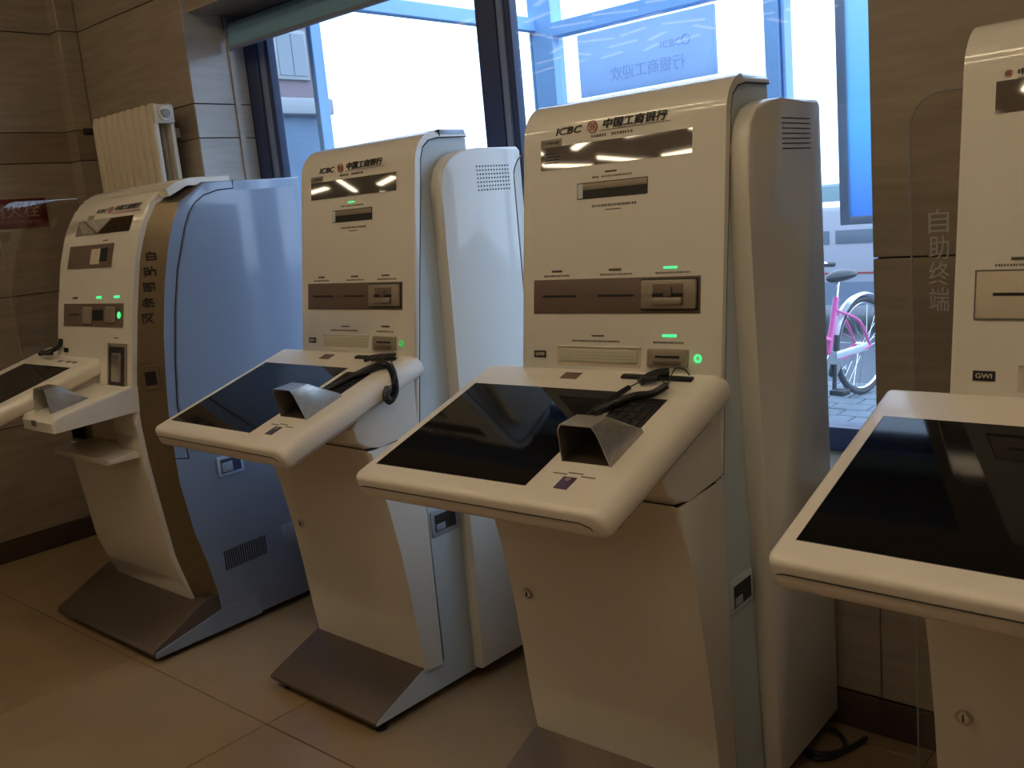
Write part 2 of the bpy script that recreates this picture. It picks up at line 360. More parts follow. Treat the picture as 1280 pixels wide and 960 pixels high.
tube('frame_tube', [BB,ST], .019, PINK, bk, 10); tube('frame_tube', spline([HB,(.80,0,.46),(.60,0,.31),BB]), .022, PINK, bk, 10)
tube('frame_tube', spline([HT,(.72,0,.60),(.52,0,.48),(.385,0,.43)]), .018, PINK, bk, 10)
for s in (-1,1):
    tube('chain_stay', [(.43,.02*s,.28),(0,.055*s,.335)], .011, PINK, bk); tube('seat_stay', spline([(.33,.015*s,.62),(.12,.05*s,.52),(0,.055*s,.335)]), .010, PINK, bk)
    tube('fork', [(.955,.03*s,.60),(1.0,.05*s,.42),(1.06,.05*s,.335)], .011, CHROME, bk)
tube('head_tube', [(.955,0,.58),(.865,0,.84)], .021, PINK, bk, 10)
hb = tube('handlebar', spline([(.66,-.21,.95),(.80,-.19,.97),(.87,-.09,.95),(.865,0,.88),(.87,.09,.95),(.80,.19,.97),(.66,.21,.95)]), .012, CHROME, bk)
for s in (-1,1): tube('grip', [(.65,.212*s,.95),(.75,.198*s,.96)], .017, BLACK, hb)
tube('seat_post', [ST,(.275,0,.80)], .013, CHROME, bk)
sd = bmesh.new(); bmesh.ops.create_uvsphere(sd, u_segments=18, v_segments=10, radius=1)
for v in sd.verts:
    f = .5+.5*(-v.co.x); v.co = Vector((.255+v.co.x*.145, v.co.y*(.035+.075*f), .83+v.co.z*.04+.012*f))
fin('saddle', sd, BLACK, bk)
FEN = mat('white_fender', (.72,.76,.8), .25, metal=.5)
for cx,a0,a1 in ((0,20,185),(1.06,35,160)):
    loft('fender', [[(cx+rr*math.cos(math.radians(a)),yy,.335+rr*math.sin(math.radians(a))) for rr,yy in ((.352,-.03),(.362,0),(.352,.03),(.348,.03),(.356,0),(.348,-.03))] for a in range(a0,a1+1,8)], FEN, bk)
ck = cyl('chainring', (.43,.045,.28), (0,1,0), .085, .006, CHROME, bk, 28)
for s in (-1,1):
    tube('crank', [(.43,.06*s,.28),(.43+.04*s,.075*s,.28-.165*s)], .014, BLACK, bk)
    box('pedal', (.40+.04*s,.075*s,.265-.165*s-.005), (.49+.04*s,.175*s,.295-.165*s), BLACK, bk, .006)
tube('kickstand', [(.10,-.07,.30),(-.02,-.16,.012)], .009, CHROME, bk)
box('chain_guard', (.02,.05,.31), (.40,.058,.36), FEN, bk, .006)
# buildings
PINKW = mat('pinkish_render', (.20,.155,.175), .8, nscale=1.2, namt=.08); BLW = mat('blue_metal_cladding', (.11,.18,.27), .6, nscale=1.5, namt=.12); PALE = mat('pale_render', (.30,.33,.35), .8, nscale=1, namt=.05)
def building(loc, w_, d_, h_, low, label, nx, group=None):
    t = thing('building', label, 'building', loc)
    box('upper_wall', (0,0,low), (w_,d_,h_), PINKW if nx>3 else PALE, t); box('lower_wall', (-.02,-.02,-.0), (w_+.05,d_+.05,low-.25), BLW if nx>3 else PALE, t)
    box('cornice', (-.1,-.1,low-.25), (w_+.25,d_+.1,low), PALE, t, .03); box('parapet', (-.1,-.1,h_), (w_+.15,d_+.1,h_+.3), PALE, t, .03)
    return t
b1 = building((-16,.9,0), 5, 7.36, 7.5, 3.45, 'pinkish building with a blue lower wall seen through the left pane', 4)
for j in range(4):
    for kk in range(2):
        y = .5+j*2.03; z = 3.75+kk*1.9
        f = box('window', (4.98,y,z), (5.06,y+.62,z+.75), PALE, b1, .01)
        for q in (0,1): box('pane', (5.055,y+.05+q*.27,z+.06), (5.075,y+.30+q*.27,z+.69), VGL, f)
lw2 = tag(prism('low_wall', [(0,0),(0,1.28),(.05,1.34),(.35,1.34),(.4,1.28),(.4,0)], 0, 16, mat('pale_teal_wall',(.20,.29,.31),.8,nscale=1,namt=.08), None), 'long low pale teal wall across the street', 'wall')
lw2.location = (-16,24,0)

# ================================================================= radiator
rd = thing('radiator', 'cream column radiator on the tiled wall beside the window', 'radiator', (-2.52,.45,1.30))
zt = .735
for i in range(9):
    x = -.27+i*.062
    prism('radiator_column', [(-.045,.0),(-.05,.03),(-.05,zt-.03),(-.04,zt),(-.022,zt),(-.022,.0)], x, x+.052, RAD, rd, .010, 2)
    prism('radiator_column', [(.03,.0),(.03,zt),(.045,zt),(.052,zt-.03),(.052,.0)], x, x+.052, RAD, rd, .008, 2)
for z in (.04, zt-.045):
    h = cyl('header_pipe', (-.285,.0,z), (1,0,0), .030, .585, RAD, rd, 18)
    cyl('end_plug', (.30,.0,z), (1,0,0), .019, .012, GREYS, h, 6)
for z in (.04, zt-.045): box('end_web', (.275,-.045,z-.04), (.289,.05,z+.04), RAD, rd, .01)
vlv = cyl('valve', (-.34,.0,zt-.045), (1,0,0), .014, .06, CHROME, rd, 12); cyl('valve_cap', (-.345,.0,zt-.045), (0,-1,0), .017, .05, DARK, vlv, 12)
tube('supply_pipe', [(-.335,.0,zt-.045),(-.335,.0,-1.30)], .010, RAD, rd, 10)
for x in (-.2,.2): box('wall_bracket', (x-.01,.05,.6), (x+.01,.11,.64), RAD, rd)
# fire hydrant sign
fs = thing('fire_hydrant_sign', 'dark red fire hydrant sign on the left tiled wall', 'sign', (XL,.153,1.58))
box('sign_plate', (.0005,-.153,0), (.007,.153,.137), SIGNR, fs, .002)
MS = frame((.0075,-.118,.055), (0,1,0), (0,0,1))
text('lettering', '消火栓', .075, MS, SIGNW, fs, width=.235); text('lettering', 'FIRE HYDRANT', .018, frame((.0075,-.11,.022),(0,1,0),(0,0,1)), SIGNW, fs, width=.22)

# ================================================================= the standard kiosk (three of them)
TILT = .149
TSL = .32; tc_, ts_ = 1/math.hypot(1,TSL), TSL/math.hypot(1,TSL)
def TR(x, s, h):   # tray frame -> kiosk frame: s runs down the slope to the front
    return Vector((x, -.0817 - s*tc_ - h*ts_, 1.0346 - s*ts_ + h*tc_))
MT = Matrix(((1,0,0,0),(0,-tc_,-ts_,-.0817),(0,-ts_,tc_,1.0346),(0,0,0,1)))
def fy(z): return TILT*(z-1.0)
def MF(x, z, d=.0012):  # frame lying on the upper front panel
    n_ = Vector((0,-1,TILT)).normalized(); return frame(Vector((x,fy(z),z))+n_*d, (1,0,0), (0,TILT,1))
NF = Matrix(((1,0,0,0),(0,1,TILT,-TILT),(0,0,1,0),(0,0,0,1)))   # shears upright boxes onto the panel
def fbox(n, x0, x1, z0, z1, d0, d1, m, p, r=0): # box on the front panel, d = depth out of the panel (negative = outwards)
    return box(n, (x0,d0,z0), (x1,d1,z1), m, p, r, 2, M=NF)
def seal(parent, MFr, R, m):
    bm = bmesh.new()
    tubebm(bm, [MFr@Vector((R*math.cos(a),R*math.sin(a),0)) for a in [q*math.tau/28 for q in range(28)]], R*.075, 6, True)
    def bar(x0,y0,x1,y1):
        bxv(bm, (min(x0,x1)-R*.05,min(y0,y1)-R*.05,-.0003), (max(x0,x1)+R*.05,max(y0,y1)+R*.05,.0004), MFr)
    a = R*.56; g = R*.14
    for s in (-1,1):   # a square "gong" character opened by a central gap, mirrored left and right
        bar(s*g,a,s*a,a); bar(s*a,a,s*a,g); bar(s*g,g,s*a,g); bar(s*g,a,s*g,-a); bar(s*g,-a,s*a,-a); bar(s*a,-a,s*a,-g)
    bar(-a,-g*.6,-g*2,-g*.6); bar(g*2,-g*.6,a,-g*.6)
    return fin('bank_seal', bm, m, parent, False)
def coil(pts, R, turns, n=8):
    """thick spiral cord along a path"""
    P = spline(pts, 14); out = []; tot = len(P)*6
    for i in range(tot):
        t = i/(tot-1)*(len(P)-1); a = int(min(t,len(P)-2)); p = P[a].lerp(P[a+1], t-a); d = (P[a+1]-P[a]).normalized()
        u = d.cross(Vector((0,0,1)));
        if u.length<.05: u = Vector((1,0,0))
        u.normalize(); v = d.cross(u); an = math.tau*turns*i/tot
        out.append(p+R*(math.cos(an)*u+math.sin(an)*v))
    return out
def lines(parent, rows, m=INKG, name='print'):
    """tiny rows of illegible print laid as flat ink dashes; rows = (x0,x1,z,h)"""
    for x0,x1,z,h in rows:
        bm = bmesh.new(); x = x0
        while x < x1-h*.5:
            ww = min(h*random.uniform(.6,.9), x1-x); bxv(bm, (x,-.0006,z), (x+ww,.0005,z+h), NF); x += h*1.12
        fin(name, bm, m, parent, False)
def kiosk(nm, label, kx, ky, kr, variant):
    root = thing('self_service_kiosk', label, 'kiosk', (kx,ky,0), kr)
    X0, X1 = .055, .605
    # -- front shell, rounded over the top
    arc = [(.0775,1.52)]+[(.185-.094*math.cos(t), 1.6032+.0972*math.sin(t)) for t in [.153+a*.1418 for a in range(0,10)]]+[(.185,1.702),(.31,1.702)]
    inner = [(.31,1.684),(.19,1.682),(.150,1.674),(.125,1.655),(.112,1.62),(.104,1.56),(.055,1.25),(.018,1.0),(-.004,.846)]
    upper = [(fy(.86),.86),(fy(1.0),1.0),(fy(1.25),1.25)] + arc + inner
    fs_ = prism('front_shell', upper, X0, X1, WHITE, root, .018, 4, pred=lambda y,z: y < .32 and (z>1.66 and y<.33 and (y,z) not in inner or (y <= fy(z)+.012 and (y,z) not in inner)))
    # -- core body behind the shell (the grey side seen between shell and wing)
    core = [(-.283,.029),(-.284,.038),(-.276,.044),(-.09,.118),(.0,.118),(-.003,.84),(.017,1.0),(.054,1.25),(.103,1.56),(.111,1.62),(.124,1.655),(.149,1.674),(.19,1.680),(.31,1.680),(.31,1.60),(.50,1.58),(.50,.030)]
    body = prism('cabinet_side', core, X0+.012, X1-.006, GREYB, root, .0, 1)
    core2 = [(y+.002,z) for y,z in core]
    # seams round the shell: a thin dark gasket on the right side
    gas = [(-.004,.846),(.018,1.0),(.055,1.25),(.104,1.56),(.112,1.62),(.125,1.655),(.150,1.674),(.19,1.682),(.309,1.684)]
    loft('shell_gasket', [[(X1-.012,y-.002,z+.002),(X1-.0008,y-.002,z+.002),(X1-.0008,y+.0042,z-.003),(X1-.012,y+.0042,z-.003)] for y,z in gas], SEAM, root)
    # rear top cap of the shell
    if variant == 2:
        box('top_cap', (X0+.005,.20,1.6835), (X1-.001,.306,1.7035), BLUEEDGE, root, .003)
        box('cap_joint', (X0+.004,.197,1.684), (X1+.0006,.2005,1.7032), SEAM, root)
    # -- lower neck under the tray
    neck = [(-.004,.846),(-.03,.836),(-.155,.830),(-.205,.836),(-.235,.86),(-.245,.90),(-.20,.965),(.0,1.0)]
    prism('neck', neck, X0+.01, X1-.001, WHITE, root, .016, 3, pred=lambda y,z: y < -.02)
    # -- lower door wrapping round to the side
    door = [(-.010,.106),(-.085,.113),(-.090,.20),(-.105,.35),(-.123,.50),(-.148,.64),(-.172,.74),(-.205,.832),(-.155,.829),(-.03,.834),(-.007,.84)]
    d = prism('lower_door', door, X0+.012, X1-.002, mat('door_cream_coat',(.66,.62,.48),.42,nscale=50,namt=.015) if variant==3 and False else WHITE, root, .030, 5, pred=lambda y,z: y < -.08)
    box('door_seam', (X1-.007,-.0115,.106), (X1-.0025,-.0075,.84), SEAM, root)
    box('neck_seam', (X0+.014,-.20,.8295), (X1-.004,-.006,.8345), SEAM, root)
    lk = cyl('lock', (.118,-.121,.52), (0,-1,-.10), .015, .009, STEEL, root, 24); cyl('lock_core', (.118,-.1295,.52), (0,-1,-.1), .010, .003, CHROME, lk, 20)
    box('keyhole', (.1165,-.1335,.513), (.1195,-.1318,.527), BLACK, lk)
    # -- base with sloping brushed cover and feet
    bprof = [(-.285,.028),(-.288,.040),(-.278,.047),(-.088,.123),(-.06,.130),(-.06,.028)]
    prism('base_cover', bprof, X0+.012, X1-.0072, BASEM, root, 0)
    for x in (X0+.06, X1-.03):
        for y in (-.25,.44): ft = cyl('foot', (x,y,.0), (0,0,1), .019, .012, BLACK, root, 16); cyl('foot_stem', (x,y,.012), (0,0,1), .008, .022, CHROME, ft, 10)
    # -- wing on the right side
    y0 = (.137,.123,.108,.098,.097,.102) if variant != 2 else (.117,.122,.136,.143,.142,.140)
    wp = [(y0[0],.045),(y0[1],.49),(y0[2],.95),(y0[3],1.29),(y0[4],1.45),(y0[5],1.545),(y0[5]+.018,1.59),(y0[5]+.05,1.622),(y0[5]+.105,1.641),(y0[5]+.17,1.645),(.49,1.647),(.503,1.635),(.503,.045)]
    wing = prism('side_wing', wp, X1-.005, .646, WHITE, root, .009, 3, pred=lambda y,z: True)
    if variant == 2:
        bm = bmesh.new()
        for i in range(12):
            for j in range(7):
                c = Vector((.6465,.300+i*.0125,1.520+j*.0117)); 
                vv = [bm.verts.new(c+Vector((.0006,.0027*math.cos(a),.0027*math.sin(a)))) for a in [q*math.tau/6 for q in range(6)]]
                v2 = [bm.verts.new(v.co-Vector((.001,0,0))) for v in vv]; bm.faces.new(vv)
                for q in range(6): bm.faces.new((vv[q],vv[(q+1)%6],v2[(q+1)%6],v2[q]))
        h_ = fin('speaker_holes', bm, SEAM, wing, False); h_['kind'] = 'stuff'
    else:
        for j in range(7): box('vent_slot', (.6462,.275,1.533+j*.0112), (.6470,.435,1.5352+j*.0112), SEAM, wing)
    # recessed side handle
    hd = box('side_handle', (X1-.010,.004,.507), (X1-.0008,.118,.588), BLUEEDGE if variant==2 else GREYB, root, .004)
    box('handle_recess', (X1-.002,.018,.522), (X1-.0003,.104,.574), DARK, hd); box('handle_grip', (X1-.004,.022,.524), (X1+.001,.060,.545), BLUEEDGE, hd, .003)
    # -- tray with the touch screen
    def rr(x0,x1,h0,h1,rs,n=5):
        pts=[]
        for (cx,cy,r,a0) in ((x1-rs[0],h1-rs[0],rs[0],90),(x1-rs[1],h0+rs[1],rs[1],0),(x0+rs[2],h0+rs[2],rs[2],-90),(x0+rs[3],h1-rs[3],rs[3],180)):
            for q in range(n+1): a=math.radians(a0-90*q/n); pts.append((cx+r*math.cos(a),cy+r*math.sin(a)))
        return pts
    sec = rr(-.058,.622,-.062,0,(.036,.020,.018,.010))
    tray = None
    def fz(x,hh): return x,hh
    secs = []
    for s,k_ in ((-.105,.010),(-.103,.005),(-.098,.0015),(-.092,0),(.408,0),(.415,.0015),(.4205,.004),(.424,.0075),(.4255,.012)):
        cx, ch = .282, -.031
        secs.append([TR(cx+(x-cx)*(1-k_/.34), s, ch+(h-ch)*(1-k_/.031)) for x,h in sec])
    # trim back corners
    tray = loft('screen_tray', secs, TRAYW, root)
    scr = box('touch_screen', (-.028,0.0,-.001), (.402,.372,.0008), SCREEN, tray, 0, 1, M=MT)
    box('screen_edge', (-.0295,-.0015,-.001), (.4035,.3735,.0004), SEAM, tray, 0, 1, M=MT)
    # front drawer lip line
    lipy = .4255
    bm = bmesh.new(); tubebm(bm, [TR(x,s,h) for x,s,h in ((-.045,.4245,-.030),(-.03,.4262,-.026),(.56,.4262,-.026),(.582,.4255,-.034),(.590,.4235,-.048),(.592,.418,-.058))], .0012, 6); fin('lip_seam', bm, SEAM, tray)
    bm = bmesh.new(); tubebm(bm, [TR(x,s,h) for x,s,h in ((.6215,.02,-.050),(.6215,.40,-.050))], .0009, 6); fin('side_seam', bm, BROWNL, tray)
    # keypad under a steel hood
    kp_ = box('keypad', (.426,.020,-.001), (.534,.150,.0016), BLACK, root, .0005, 1, M=MT)
    for i in range(4):
        for j in range(4):
            x = .434+i*.024; s = .030+j*.028; box('key', (x,s,.001), (x+.018,s+.020,.0042), BLACK, kp_, .0015, 1, M=MT)
    hx0,hx1 = .430,.549; th=.0022
    def hsec(s,h,ins): # open-bottom hood section
        out = [(hx0,0),(hx0+ins*1.1,h*.85),(hx0+ins*1.1+.010,h),(hx1-ins-.008,h),(hx1-ins,h*.85),(hx1,0)]
        inn = [(hx1-th,0),(hx1-ins-th,h*.85-th),(hx1-ins-.009,h-th),(hx0+ins*1.1+.011,h-th),(hx0+ins*1.1+th,h*.85-th),(hx0+th,0)]
        return [TR(x,s,hh) for x,hh in out+inn]
    hood = loft('keypad_hood', [hsec(.281,.090,.012),hsec(.222,.078,.013),hsec(.150,.010,.002)], STEEL, tray)
    box('hood_floor', (hx0+.003,.155,.0), (hx1-.003,.278,.0012), BASEM, tray, 0, 1, M=MT)
    # small reader label, print, fingerprint window, pen slot
    rd_ = box('barcode_reader', (.468,.328,0), (.500,.368,.0015), PURP, root, .0004, 1, M=MT)
    cyl('reader_lens', TR(.484,.337,.001), (0,-ts_,tc_), .0065, .0012, GREYS, rd_, 12)
    for s,a,b in ((.312,.470,.505),(.318,.436,.470),(.320,.505,.538)): box('print', (a,s,0), (b,s+.0032,.0006), INKG, tray, 0, 1, M=MT)
    box('finger_window', (.203,-.077,0), (.252,-.046,.0012), BROWN, tray, .0005, 1, M=MT)
    ps = box('pen_rest', (.370,-.074,0), (.552,-.058,.007), BLACK, tray, .002, 2, M=MT)
    # -- print and fittings on the front
    P = root   # print and fittings are parts of the kiosk itself
    if variant == 4:
        text('bank_name', '中国工商银行', .012, MF(.142,1.600), INK, P, width=.10, bold=.0002)
        seal(P, MF(.128,1.604), .006, RED); fbox('grey_strip', .142,.30,1.587,1.596,-.0008,.001,GREYS,P)
    else:
        text('bank_letters', 'ICBC', .0235, MF(.154,1.6195), INK, P, width=.078, shear=.25, bold=.00025)
        seal(P, MF(.2615,1.6275), .0135, RED)
        text('bank_name', '中国工商银行', .0235, MF(.291,1.6215), INK, P, width=.172, shear=.2, bold=.0005)
        fbox('underline', .283,.470,1.6155,1.6168,-.0012,.001,INKG,P)
        fbox('grey_sticker', .108,.171,1.5945,1.612,-.0010,.001,GREYS,P)
        lines(P, [(.258,.30,1.6025,.0065),(.315,.372,1.6025,.0065)])
        text('sticker_text', '二十四小时', .008, MF(.112,1.600,.0016), INK, P, width=.052)
    mi = fbox('mirror_strip', .109,.526,1.540,1.5935,-.0012,.002,MIRROR,P)
    if variant == 3:
        for q,(a,b) in enumerate(((.122,.160),(.126,.166),(.122,.165),(.120,.162))): fbox('print', a,b,1.5765-q*.0072,1.5785-q*.0072,-.0016,-.001,INK,mi)
    led = GREEN if variant == 2 else LEDOFF
    fbox('indicator', .298,.330,1.5195,1.5235,-.0015,.001,led,P,.0003)
    lines(P, [(.262,.284,1.509,.0045),(.288,.372,1.509,.0042),(.262,.388,1.442,.0058),(.30,.345,1.4335,.003)])
    # receipt slot with sloping throat
    rs = bmesh.new(); sl = fbox('receipt_slot', .219,.414,1.463,1.5005,-.0012,.001,DARK,P)
    fbox('slot_throat', .221,.412,1.4835,1.4985,-.0022,.0005,BROWNL,sl,.0004); fbox('slot_cheek', .221,.236,1.465,1.4985,-.0026,.0005,GREYB,sl,.0004)
    # reader band
    bm_ = CREAMP if variant == 4 else BROWN
    bd_ = fbox('reader_band', .090,.552,1.1955,1.277,-.0020,.001,bm_,P,.0006)
    if variant == 4:
        for a,b,c,d_ in ((.089,.553,1.276,1.2785),(.089,.553,1.194,1.1965),(.089,.0915,1.1965,1.276),(.5505,.553,1.1965,1.276)): fbox('band_edge', a,b,c,d_,-.0026,.001,INKG,bd_)
    fbox('card_slot', .119,.220,1.2345,1.2395,-.0030,-.001,BLACK,bd_); fbox('card_slot', .283,.381,1.2345,1.2395,-.0030,-.001,BLACK,bd_)
    fbox('bezel_shadow', .402,.548,1.203,1.2735,-.0030,-.001,SEAM,bd_,.001)
    bz = fbox('card_reader_bezel', .405,.545,1.2065,1.2705,-.0110,-.001,BROWNL,P,.004)
    fbox('reader_cavity', .437,.515,1.2150,1.2620,-.0118,-.009,BROWN,bz,.002); fbox('reader_mouth', .438,.514,1.2355,1.2420,-.0155,-.010,BLACK,bz,.001)
    fbox('reader_tongue', .440,.512,1.2170,1.2330,-.0175,-.009,BROWNL,bz,.003); fbox('reader_thumb', .468,.488,1.2330,1.2560,-.0190,-.009,BROWN,bz,.003)
    for a,b,g in ((.145,.175,0),(.312,.345,0),(.459,.493,1)):
        fbox('indicator', a,b,1.2945,1.2990,-.0018,.001,GREEN if (g and variant==3) else LEDOFF,P,.0003)
    lines(P, [(.120,.200,1.2835,.0042),(.287,.375,1.2835,.0042),(.438,.525,1.2835,.0042)])
    # shallow document shelf
    sh = fbox('document_recess', .164,.402,1.0720,1.1190,-.0012,.001,CREAMP if variant!=2 else WHITE,P)
    fbox('recess_lip', .164,.402,1.1165,1.1195,-.004,.001,WHITE,sh,.0005); fbox('recess_ramp', .172,.394,1.082,1.112,-.0042,.001,mat('pale_green_grey',(.50,.50,.38),.4),sh,.001)
    for q in range(4): fbox('recess_rib', .215,.392,1.086+q*.007,1.0875+q*.007,-.0052,-.001,CREAMP,sh)
    fbox('indicator', .265,.300,1.142,1.1455,-.0018,.001,LEDOFF,P,.0003); fbox('indicator', .458,.494,1.1435,1.1490,-.0018,.001,GREEN if variant==3 else LEDOFF,P,.0003)
    lines(P, [(.208,.345,1.129,.0042),(.434,.512,1.129,.0042)])
    r2_ = fbox('slip_reader', .423,.526,1.0775,1.1175,-.0100,.001,BROWNL,P,.003); fbox('slip_mouth', .446,.508,1.0990,1.1035,-.0112,-.008,BLACK,r2_)
    fbox('slip_tongue', .440,.512,1.0835,1.0930,-.0125,-.008,BROWN,r2_,.002)
    # green ring light
    c = Vector((.549,fy(1.0975),1.0975))
    bm = bmesh.new(); tubebm(bm, [MF(.549,1.0975,.002)@Vector((.0075*math.cos(a),.0075*math.sin(a),0)) for a in [q*math.tau/24 for q in range(24)]], .0021, 8, True); fin('ring_light', bm, GREEN if variant==3 else GREEND, P)
    bp = fbox('maker_plate', .092,.128,1.0885,1.1055,-.0018,.001,BLACK,P,.0004)
    text('plate_letters', 'GWI', .0115, MF(.0965,1.0930,.0022), mat('plate_letter',(.6,.55,.45),.4) , bp, width=.027, bold=.0002)
    return root
k3 = kiosk('k3', 'white kiosk in the middle whose glossy touch tray shows fully, green lamps lit', 0, 0, .0256, 3)
k2 = kiosk('k2', 'white kiosk with perforated speaker grille, second from the left', -1.0204, .0789, -.02, 2)
k4 = kiosk('k4', 'white kiosk at the right edge, cut by the frame, cream slot panel', 1.0311, -.0332, -.0167, 4)

# ---------------------------------------------------------------- styluses lying on the trays
def world(kr_root, v): return kr_root.matrix_world @ Vector(v)
bpy.context.view_layer.update()
def stylus(root, label, cord, pen, wire, rc=.006):
    t = thing('stylus', label, 'stylus', root.matrix_world@TR(pen[0][0],pen[0][1],.001), root.rotation_euler.z)
    inv = t.matrix_basis.inverted()
    f = lambda p: inv @ (root.matrix_world @ TR(*p))
    a = [f(p) for p in pen]; tube('barrel', a, [.0045]+[.0075]*(len(a)-2)+[.006], BLACK, t, 10)
    tube('coiled_cord', coil([f(p) for p in cord], rc*.55, len(cord)*7), rc*.45, BLACK, t, 5)
    tube('thin_wire', spline([f(p) for p in wire]), .0016, BLACK, t, 6)
    return t
stylus(k3, 'black corded stylus lying across the middle kiosk tray', [(.405,.105,.012),(.417,.089,.012),(.438,.056,.012),(.465,.031,.013),(.499,.021,.014),(.52,-.014,.016)],
       [(.388,.150,.008),(.400,.105,.010),(.414,.045,.012),(.428,-.004,.012)], [(.428,-.004,.012),(.447,-.035,.014),(.470,-.055,.018),(.500,-.030,.016),(.520,-.010,.016),(.514,-.045,.022),(.512,-.073,.026),(.528,-.080,.020),(.544,-.070,.012)], .009)
st2 = thing('pen_cap', 'black curled pen cap resting on the middle kiosk pen rest', 'cap', k3.matrix_world@TR(.465,-.06,.010), .0256)
iv = st2.matrix_basis.inverted(); g_ = lambda *p: iv@(k3.matrix_world@TR(*p))
tube('cap', spline([g_(.440,-.028,.010),(g_(.452,-.048,.016)),g_(.470,-.066,.017),g_(.490,-.078,.014)]), .0085, BLACK, st2, 10)
tube('clip', spline([g_(.436,-.052,.010),g_(.455,-.034,.018),g_(.478,-.045,.016)]), .006, BLACK, st2, 8)
stylus(k2, 'black stylus with thick coiled cord looping over the tray edge of the second kiosk', [(.505,.055,.010),(.520,.030,.012),(.533,.010,.013),(.556,-.008,.014),(.585,-.010,.012),(.615,.006,-.004),(.628,.030,-.045),(.632,.062,-.058),(.634,.070,-.040),(.632,.052,-.022)],
       [(.470,.145,.008),(.480,.115,.010),(.495,.080,.012),(.505,.055,.012)], [(.632,.052,-.022),(.634,.030,-.018),(.620,.0,.004),(.580,-.030,.010),(.555,-.045,.012)], .0115)
st3 = thing('pen_cap', 'black pen caps bundled on the pen rest of the second kiosk', 'cap', k2.matrix_world@TR(.52,-.06,.010), -.02)
iv = st3.matrix_basis.inverted(); h_ = lambda *p: iv@(k2.matrix_world@TR(*p))
for q,(a,b) in enumerate((((.455,-.030),(.50,-.066)),((.478,-.038),(.525,-.070)),((.51,-.048),(.552,-.074)))):
    tube('cap', [h_(a[0],a[1],.012),h_((a[0]+b[0])/2,(a[1]+b[1])/2,.016),h_(b[0],b[1],.014)], [.0055,.0075,.005], BLACK, st3, 8)

# ---------------------------------------------------------------- acrylic privacy screens beside the kiosks
FROST = mat('frosted_letter', (.38,.35,.32), .7)
def screen(root, label, txt=None, x0=-.076, x1=.052, yy=.20, z0=.05, z1=1.60, R=.062):
    t = thing('privacy_screen', label, 'screen', root.matrix_world@Vector((x0,yy,0)), root.rotation_euler.z)
    w_ = x1-x0
    pr = [(0,z0),(0,z1-R)]+[(R-R*math.cos(a),z1-R+R*math.sin(a)) for a in [q*math.pi/2/8 for q in range(1,8)]]+[(R,z1),(w_,z1),(w_,z0)]
    prism('acrylic_sheet', pr, -.003, .003, ACRY, t, axis='y')
    tube('polished_edge', [(x,0,z) for x,z in pr[:-1]], .0017, ACEDGE, t, 6)
    for z in (z1-.075, .75, .22): box('clamp', (w_-.018,-.008,z-.012), (w_+.003,.008,z+.012), CHROME, t, .002)
    if txt:
        for q,ch in enumerate('自助终端'): text('lettering', ch, .050, frame((txt[0]+.006,-.0036,txt[1]+.002-q*.0505),(1,0,0),(0,0,1)), FROST, t, width=.038)
    return t
screen(k4, 'clear acrylic side screen with vertical frosted letters left of the right-edge kiosk', (.028,1.338))
screen(k3, 'clear acrylic side screen between the second kiosk and the middle kiosk')
ss = thing('privacy_screen', 'clear acrylic screen at the far left in front of the red sign', 'screen', (-2.335,0,0))
pr = [(-.262,.95),(-.262,1.57)]+[(-.172-.09*math.cos(a),1.57+.09*math.sin(a)) for a in [q*math.pi/2/8 for q in range(1,8)]]+[(-.172,1.66),(.46,1.66),(.46,.95)]
prism('acrylic_sheet', pr, -.003, .003, ACRY, ss); tube('polished_edge', [(0,y,z) for y,z in pr[:-2]], .0015, ACEDGE, ss, 6)
for z in (1.6,1.0): box('clamp', (.003,.30,z-.02), (.10,.325,z+.02), CHROME, ss, .003)

# ================================================================= the older bronze and blue kiosk
K1 = thing('self_service_kiosk', 'kiosk with bronze curved strip and silver blue side, leftmost of the row', 'kiosk', (-1.85,0,0))
def L(x): return x+1.85
FR = [(-.131,.138),(-.190,.323),(-.212,.52),(-.232,.70),(-.240,.862),(-.230,.977),(-.184,1.23),(-.146,1.40),(-.112,1.50),(-.078,1.57),(-.030,1.625),(.03,1.652)]
def kf(z, P=FR):
    for (a,b),(c,d) in zip(P, P[1:]):
        if b <= z <= d: return a+(c-a)*(z-b)/(d-b)
    return P[-1][0] if z > P[-1][1] else P[0][0]
B1 = [(-.125,.150),(-.172,.323),(-.194,.52),(-.213,.70),(-.221,.862),(-.212,.977),(-.166,1.23),(-.128,1.40),(-.092,1.50),(-.058,1.56),(-.018,1.61),(.10,1.647)]
B2 = [(-.054,.093),(-.092,.304),(-.122,.418),(-.149,.614),(-.150,.841),(-.141,.965),(-.121,1.137),(-.089,1.307),(-.043,1.474),(.018,1.599),(.104,1.6475),(.12,1.650)]
XW0, XW1 = L(-2.115), L(-1.53)
def seg(P, z0, z1, n=14): return [(kf(z0+(z1-z0)*i/n, P), z0+(z1-z0)*i/n) for i in range(n+1)]
back = lambda z: kf(z, B1)+.01
def shellpart(nm, z0, z1, x0, x1, n, m=WHITE, r=.03, top=False):
    f = seg(FR, z0, z1, n); bk_ = [(kf(z,B1)+.012, z) for _,z in f][::-1]
    return prism(nm, f+bk_, x0, x1, m, K1, r, 4, pred=lambda y,z: abs(y-kf(z)) < 1e-4)
up_ = seg(FR, .875, 1.652, 26)
upper = up_ + [(.20,1.652),(.20,1.640),(.04,1.632)] + [(kf(z,B1)+.012, z) for _,z in up_[:-2]][::-1]
shell1 = prism('front_shell', upper, XW0, XW1, WHITE, K1, .022, 4, pred=lambda y,z: abs(y-kf(z)) < 1e-4 or z>1.6519)
shellpart('lower_front', .138, .73, XW0, XW1, 12)
shellpart('side_pier', .73, .875, L(-1.70), XW1, 4, r=.02)
